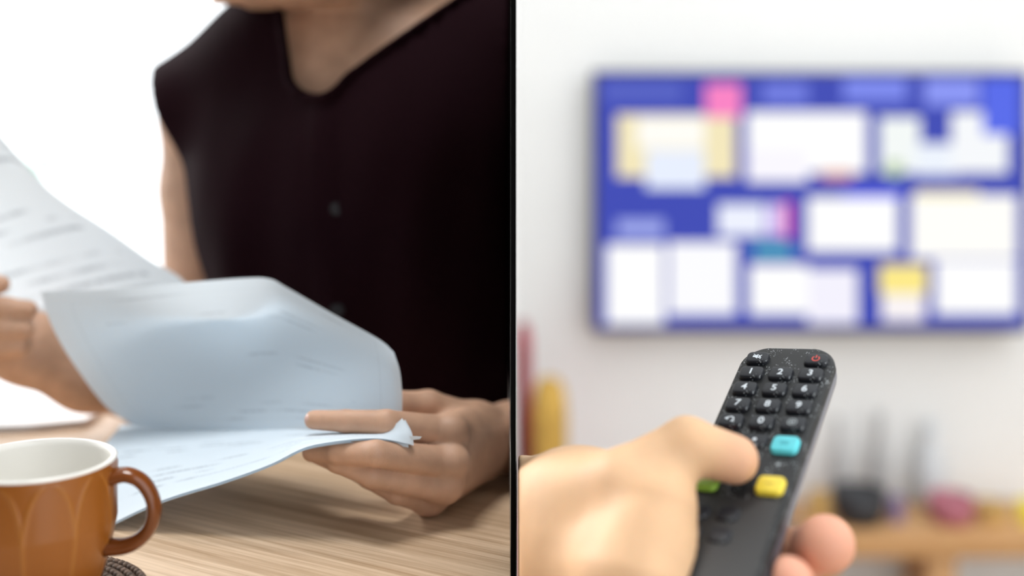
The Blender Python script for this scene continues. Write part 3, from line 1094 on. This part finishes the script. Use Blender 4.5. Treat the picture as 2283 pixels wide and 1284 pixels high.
# ------------------------------------------------------------------ hand that holds the remote
M_skin2 = mat('warm_skin', (0.65, 0.405, 0.228), 0.6, var=0.06, vscale=50, bump=0.12, bscale=900, sss=0.2)
RMi = np.array(RM).T
def rem_sdf(P):
    q = [P[i] - np.float32(RT[i]) for i in range(3)]
    l = [q[0] * np.float32(RMi[i, 0]) + q[1] * np.float32(RMi[i, 1]) + q[2] * np.float32(RMi[i, 2]) for i in range(3)]
    ax = np.abs(l[0]) - np.float32(BW * K + 0.0008)
    az = np.abs(l[2] + np.float32(BT * K / 2 - 0.0010)) - np.float32(BT * K / 2 + 0.0016)
    return np.maximum(ax, az)
TTIP, TIP_ = L2W(0.0000, -0.0765, 0.0122), L2W(-0.0175, -0.0830, 0.0245)
def JR(u, w, d):
    return J(u, w, d * K)
def capk(P, a, b, ra, rb):
    return cap(P, a, b, ra * K, rb * K)
def chaink(P, js, k=0.003):
    return chain(P, [(p, r * K) for p, r in js], k)
def remote_hand(P):
    th = chaink(P, [(TTIP, .0112), (TIP_, .0125), (JR(1392, 1070, .563), .0140), (JR(1268, 1120, .595), .0190)], 0.004)
    palm = capk(P, JR(1268, 1130, .598), JR(1150, 1175, .640), 0.0265, 0.0335)
    palm = smin(palm, capk(P, JR(1100, 1185, .655), JR(1150, 1175, .640), 0.034, 0.0335), 0.01)
    palm = smin(palm, capk(P, JR(1330, 1180, .585), JR(1200, 1250, .630), 0.030, 0.033), 0.02)
    palm = smin(palm, capk(P, JR(1462, 1130, .550), JR(1425, 1290, .535), 0.0185, 0.025), 0.02)
    palm = smin(palm, capk(P, JR(1400, 1290, .555), JR(1260, 1270, .60), 0.028, 0.034), 0.02)
    palm = smin(palm, capk(P, L2W(-0.042, -0.080, -0.028), L2W(-0.036, -0.135, -0.030), 0.015, 0.018), 0.02)
    palm = smin(palm, capk(P, JR(1330, 1180, .59), L2W(-0.030, -0.115, -0.034), 0.026, 0.016), 0.02)
    out = smin(palm, th, 0.014)
    for (y, dx, sc_) in ((-0.088, 0.0, 1.12), (-0.112, -0.011, 1.0), (-0.134, -0.013, 0.95)):
        js = [(L2W(-0.036, y, -0.031), .0115), (L2W(-0.004, y + 0.002, -0.0315), .0112), (L2W(0.0275, y - 0.003, -0.0270), .0105), (L2W(0.041 + dx, y - 0.007, -0.0155), .0112 * sc_)]
        out = smin(out, chaink(P, js, 0.004), 0.004)
    out = np.maximum(out, -rem_sdf(P))
    return smax(out, PANEL1 + 0.0016 - P[0] + 0 * out, 0.0008)
ctr = L2W(0, -0.08, 0)
holder = thing('person', 'bare hand reaching in from the left and gripping the black remote', 'person', (0.03, 0.67, CAMZ - 0.26))
lo, hi = (-0.002, 0.50, CAMZ - 0.325), (0.18, 0.765, CAMZ - 0.145)
v, f = sdf_mesh(remote_hand, lo, hi, 0.0015)
hand = obj('hand', rel(v, holder), f, M_skin2, holder)
flush = np.zeros(len(v))
for y, dx in ((-0.088, 0.0), (-0.112, -0.011), (-0.134, -0.013)):
    c = np.array(L2W(0.041 + dx, y - 0.007, -0.0155))
    flush = np.maximum(flush, np.exp(-(np.linalg.norm(v - c, axis=1) / 0.026) ** 4))
flush = np.maximum(flush, 0.6 * np.exp(-(np.linalg.norm(v - np.array(TTIP), axis=1) / 0.015) ** 4))
fa = hand.data.attributes.new('flush', 'FLOAT', 'POINT')
fa.data.foreach_set('value', flush.astype(np.float32))
nt = M_skin2.node_tree                      # fingertips are pinker than the back of the hand
b = nt.nodes['Principled BSDF']
src = b.inputs['Base Color'].links[0].from_socket
at = nt.nodes.new('ShaderNodeAttribute')
at.attribute_name = 'flush'
mx = nt.nodes.new('ShaderNodeMix')
mx.data_type = 'RGBA'
mx.inputs['B'].default_value = (0.70, 0.33, 0.22, 1)
nt.links.new(at.outputs['Fac'], mx.inputs['Factor'])
nt.links.new(src, mx.inputs['A'])
nt.links.new(mx.outputs['Result'], b.inputs['Base Color'])
tp, ip = TTIP, TIP_
ax_ = (tp - ip).normalized()
nn = (RM @ Vector((-0.35, 0.75, 0.45))).normalized()
nn = (nn - ax_ * nn.dot(ax_)).normalized()
nail('thumbnail', tp + nn * 0.0120, ax_, nn, 0.0065, 0.0055, M_nail, holder)

# ------------------------------------------------------------------ television on the wall
M_bezel = mat('dark_bezel', (0.02, 0.02, 0.03), 0.3, var=0.05)
def emis(name, col, s=1.0):
    m = mat(name, col, 0.4, emit=s, spec=0.1)
    m.node_tree.nodes['Principled BSDF'].inputs['Base Color'].default_value = (0.004, 0.004, 0.006, 1)
    return m
tvd = BACKR - 0.06
A, B = J(1322, 158, tvd), J(2296, 742, tvd)
tv = thing('television', 'wall-mounted flat television showing a blue menu of picture tiles', 'television', ((A.x + B.x) / 2, tvd, B.z))
def tvrect(u0, v0, u1, v1, y0, y1):
    a, b = J(u0, v0, tvd), J(u1, v1, tvd)
    return rel([(a.x, tvd + y0, b.z)], tv)[0], rel([(b.x, tvd + y1, a.z)], tv)[0]
lo_, hi_ = tvrect(1322, 158, 2296, 742, 0.0, 0.045)
box('casing', lo_, hi_, M_bezel, tv, 0.004)
lo_, hi_ = tvrect(1700, 300, 1950, 600, 0.045, 0.06)
box('wall_bracket', lo_, hi_, M_bezel, tv)
lo_, hi_ = tvrect(1330, 166, 2288, 730, -0.002, 0.001)
box('screen', lo_, hi_, emis('screen_blue', (0.045, 0.065, 0.46), 1.0), tv)
tiles = [
    (1345, 185, 1520, 225, (0.09, 0.12, 0.55)), (1700, 185, 1800, 230, (0.16, 0.20, 0.75)), (1880, 175, 2020, 225, (0.20, 0.25, 0.85)), (2060, 175, 2180, 235, (0.25, 0.30, 0.9)), (2190, 175, 2270, 300, (0.09, 0.14, 0.82)),
    (1572, 186, 1652, 262, (0.95, 0.22, 0.55)),
    (1375, 255, 1640, 395, (0.90, 0.80, 0.50)), (1420, 262, 1570, 330, (1.0, 0.98, 0.92)), (1440, 335, 1570, 420, (0.80, 0.86, 1.0)),
    (1665, 250, 1930, 385, (1, 1, 1)), (1665, 330, 1800, 405, (0.95, 0.93, 1.0)), (1830, 380, 1900, 400, (0.75, 0.35, 0.30)),
    (1960, 262, 2050, 385, (0.90, 0.94, 0.92)), (2040, 320, 2130, 390, (0.85, 0.90, 0.98)), (2120, 250, 2245, 385, (0.92, 0.94, 0.96)), (1975, 360, 2010, 395, (0.45, 0.60, 0.35)),
    (1600, 455, 1705, 525, (0.85, 0.88, 1.0)), (1712, 455, 1742, 525, (0.80, 0.65, 1.0)), (1745, 450, 1765, 530, (0.75, 0.12, 0.45)),
    (1375, 490, 1480, 525, (0.35, 0.40, 0.85)),
    (1800, 440, 2000, 560, (1, 1, 1)), (1880, 425, 2010, 440, (0.10, 0.12, 0.95)), (2030, 435, 2265, 575, (1.0, 0.99, 0.95)), (2040, 425, 2180, 440, (0.95, 0.85, 0.45)),
    (1352, 545, 1480, 722, (1, 1, 1)), (1490, 540, 1640, 700, (0.97, 0.97, 1.0)), (1680, 545, 1765, 572, (0.08, 0.42, 0.52)),
    (1670, 590, 1800, 700, (1, 1, 1)), (1800, 600, 1910, 720, (0.90, 0.88, 0.98)),
    (1960, 590, 2065, 655, (0.98, 0.82, 0.25)), (1965, 655, 2060, 715, (0.95, 0.90, 0.90)), (2085, 580, 2265, 700, (1, 1, 1)),
]
for k, (u0, v0, u1, v1, col) in enumerate(tiles):
    lo_, hi_ = tvrect(u0, v0, u1, v1, -0.0026 - 0.0004 * (k % 6), -0.002)
    box('screen_tile', lo_, hi_, emis('tile_%d' % k, col, 1.0), tv)

# ------------------------------------------------------------------ bench and things below the television
M_bench = wood_mat('bench_wood', (0.50, 0.26, 0.10), (0.62, 0.36, 0.16), 0.0)
bd = 2.12
bz = J(0, 1186, bd).z
bx0, bx1 = J(1800, 0, bd).x, J(2700, 0, bd).x
bench = thing('bench', 'low wooden bench under the television with small things on it', 'bench', ((bx0 + bx1) / 2, bd, 0))
bv = lambda lo_, hi_, nm, m, be=0.003: box(nm, rel([lo_], bench)[0], rel([hi_], bench)[0], m, bench, be)
bv((bx0, bd, bz - 0.045), (bx1, BACKR - 0.01, bz), 'bench_top', M_bench)
for x in (bx0 + 0.03, J(2110, 0, bd).x, bx1 - 0.06):
    bv((x - 0.025, bd + 0.02, 0.0), (x + 0.025, BACKR - 0.02, bz - 0.045), 'leg', M_bench)
def pot(name, label, cat, u, w_px, v_top, m, prof, d=None, z=None):
    d = d or bd + 0.08
    p = J(u, 0, d)
    h = J(0, v_top, d).z - bz
    r = w_px / 2 * d / F
    vv, ff = lathe([(a * r, b_ * h) for a, b_ in prof], 40)
    o = tag(obj(name, vv, ff, m), label, cat)
    o.location = (p.x, d, bz)
    return o
bowl_prof = [(0, 0), (0.7, 0), (0.95, 0.35), (1, 1), (0.93, 1), (0.88, 0.4), (0.6, 0.1), (0, 0.1)]
vase_prof = [(0, 0), (0.9, 0), (1, 0.1), (0.95, 0.5), (0.6, 0.72), (0.45, 0.85), (0.55, 1), (0.45, 1), (0.35, 0.85), (0, 0.8)]
cyl_prof = [(0, 0), (0.96, 0), (1, 0.04), (1, 0.96), (0.96, 1), (0.86, 1), (0.86, 0.1), (0, 0.1)]
M_dark = mat('black_ceramic', (0.02, 0.02, 0.024), 0.5, var=0.1)
M_smoke = mat('smoky_grey_glass', (0.42, 0.42, 0.42), 0.3, var=0.05)
M_pale = mat('pale_grey_ceramic', (0.62, 0.64, 0.66), 0.5, var=0.03)
M_mauve = mat('mauve_ceramic', (0.42, 0.13, 0.17), 0.5, var=0.1)
M_ochre = mat('ochre_ceramic', (0.52, 0.32, 0.10), 0.5, var=0.1)
M_yell = mat('yellow_ceramic', (0.85, 0.72, 0.05), 0.5, var=0.05)
M_viol = mat('violet_ceramic', (0.22, 0.16, 0.30), 0.5, var=0.1)
pot('bowl', 'black bowl on the bench beside the remote', 'bowl', 1915, 120, 1090, M_dark, bowl_prof, bd + 0.05)
pot('vase', 'slender smoky grey vase left of the other on the bench', 'vase', 1868, 34, 930, M_smoke, vase_prof, bd + 0.13)
pot('vase', 'slender smoky grey vase nearer the mauve pot on the bench', 'vase', 1962, 44, 920, M_smoke, vase_prof, bd + 0.13)
pot('jar', 'ochre jar at the left end of the bench', 'jar', 1826, 46, 1095, M_ochre, cyl_prof, bd + 0.05)
pot('cup', 'small violet cup beside the black bowl', 'cup', 1998, 34, 1108, M_viol, cyl_prof, bd + 0.05)
pot('plant_pot', 'round mauve pot in the middle of the bench', 'pot', 2120, 100, 1105, M_mauve, bowl_prof, bd + 0.05)
pot('vase', 'broad pale grey vase behind the mauve pot', 'vase', 2075, 70, 940, M_pale, vase_prof, bd + 0.14)
pot('jar', 'brown jar between the mauve pot and the yellow cup', 'jar', 2210, 70, 1120, M_ochre, cyl_prof, bd + 0.06)
pot('cup', 'yellow cup on the bench at the right picture edge', 'cup', 2292, 44, 1115, M_yell, cyl_prof, bd + 0.05)

# red armchair back and mustard cushion at the left of the television room
M_redf = mat('crimson_fabric', (0.40, 0.02, 0.05), 0.9, var=0.2, vscale=40)
M_must = mat('mustard_fabric', (0.50, 0.30, 0.06), 0.9, var=0.15, vscale=40)
chd = 1.95
c0 = J(1140, 770, chd)
chair = thing('armchair', 'crimson armchair partly hidden behind the near hand and the divider', 'armchair', (0.06, chd + 0.15, 0))
def cush(name, lo_, hi_, m, parent, be):
    return box(name, rel([lo_], parent)[0], rel([hi_], parent)[0], m, parent, be)
zt = J(0, 782, chd).z
xr = J(1188, 0, chd).x
cush('backrest', (PANEL1 + 0.004, chd + 0.14, 0.25), (xr, chd + 0.28, zt), M_redf, chair, 0.022)
cush('seat', (PANEL1 + 0.004, chd - 0.22, 0.10), (xr + 0.04, chd + 0.13, 0.36), M_redf, chair, 0.03)
cush('leg', (0.012, chd + 0.2, 0.0), (0.04, chd + 0.24, 0.25), M_bench, chair, 0.003)
cush('leg', (0.012, chd - 0.18, 0.0), (0.04, chd - 0.14, 0.12), M_bench, chair, 0.003)
cx_ = J(1228, 0, chd).x
cz0 = 0.36
cz1 = J(0, 862, chd).z
def cushion_fn(P):
    q = [(P[0] - cx_) / 0.030, (P[1] - (chd + 0.07)) / 0.055, (P[2] - (cz0 + cz1) / 2) / ((cz1 - cz0) / 2)]
    d = (np.abs(q[0]) ** 3.5 + np.abs(q[1]) ** 2 + np.abs(q[2]) ** 3.5) ** (1 / 3.0) - 1
    return np.maximum(d, (PANEL1 + 0.003 - P[0]) * 10)
lo, hi = (cx_ - 0.09, chd - 0.01, cz0 - 0.02), (cx_ + 0.09, chd + 0.14, cz1 + 0.02)
v, f = sdf_mesh(cushion_fn, lo, hi, 0.006)
cu = obj('cushion', v - np.array((cx_, chd + 0.07, cz0)), f, M_must)
cu.location = (cx_, chd + 0.07, cz0)
tag(cu, 'mustard yellow cushion leaning on the crimson armchair', 'cushion')

# unseen lamp added over the table to light the hand and pages
M_shade = mat('white_enamel', (0.8, 0.8, 0.8), 0.4, var=0.02)
M_bulb = mat('fill_lamp_bulb', (1.0, 0.95, 0.9), 0.4, emit=4.0)
lamp = thing('fill_lamp', 'unseen white fill lamp added above the table with the papers', 'lamp', (-0.20, 0.82, 1.85))
vv, ff = lathe([(0.02, 0.20), (0.06, 0.185), (0.14, 0.10), (0.185, 0.0), (0.18, 0.0), (0.135, 0.095), (0.055, 0.178), (0.02, 0.19)], 48)
obj('fill_lamp_shade', vv, ff, M_shade, lamp)
vv, ff = lathe([(0.0, 0.04), (0.014, 0.045), (0.024, 0.07), (0.02, 0.1), (0.012, 0.13), (0.011, 0.19)], 24)
obj('bulb', vv, ff, M_bulb, lamp)
vv, ff = tube([(0, 0, 0.19), (0, 0, 0.5), (0, 0, 0.75)], [0.004, 0.004, 0.004], 8, up=(0, 1, 0), samples=6)
obj('cord', vv, ff, M_shade, lamp)
ld = bpy.data.lights.new('fill_light', 'AREA')
ld.shape = 'DISK'
ld.size = 0.34
ld.energy = 7.5
ld.color = (1.0, 0.985, 0.97)
lo_ = link(bpy.data.objects.new('fill_light', ld), lamp)
lo_.location = (0, 0, 0.005)

# leafy sprig of a shrub outside the window
M_leaf = mat('pale_green_leaf', (0.26, 0.42, 0.33), 0.6, var=0.2, vscale=30)
M_twig = mat('grey_twig', (0.45, 0.45, 0.40), 0.8, var=0.1)
sd_ = 5.2
sp = J(106, 366, sd_)
shrub = thing('shrub', 'faint green shrub sprig in the bright light beyond the raised sheet', 'shrub', (sp.x, sd_, 0.0))
vv, ff = tube([(0.0, 0, 0.0), (0.02, 0.03, sp.z * 0.5), (-0.01, 0.0, sp.z + 0.02)], [0.004, 0.003, 0.0015], 8, samples=12)
obj('stem', vv, ff, M_twig, shrub)
for k in range(12):
    a = k * 2.4
    l = 0.072 + 0.014 * (k % 3)
    base = Vector((-0.008, 0, sp.z + 0.012 - 0.006 * (k % 5)))
    dr = Vector((math.cos(a), 0.3 * math.cos(2 * a), math.sin(a) * 0.45))
    sdv = Vector((-math.sin(a) * 0.6, 0.25, math.cos(a))) * 0.35
    pts = [base, base + dr * l * 0.5 + sdv * l, base + dr * l * 1.4 + Vector((0, 0, -0.004)), base + dr * l * 0.5 - sdv * l, base + dr * l * 0.7 + Vector((0, 0, 0.004))]
    obj('leaf', pts, [(0, 1, 4), (1, 2, 4), (2, 3, 4), (3, 0, 4)], M_leaf, shrub)
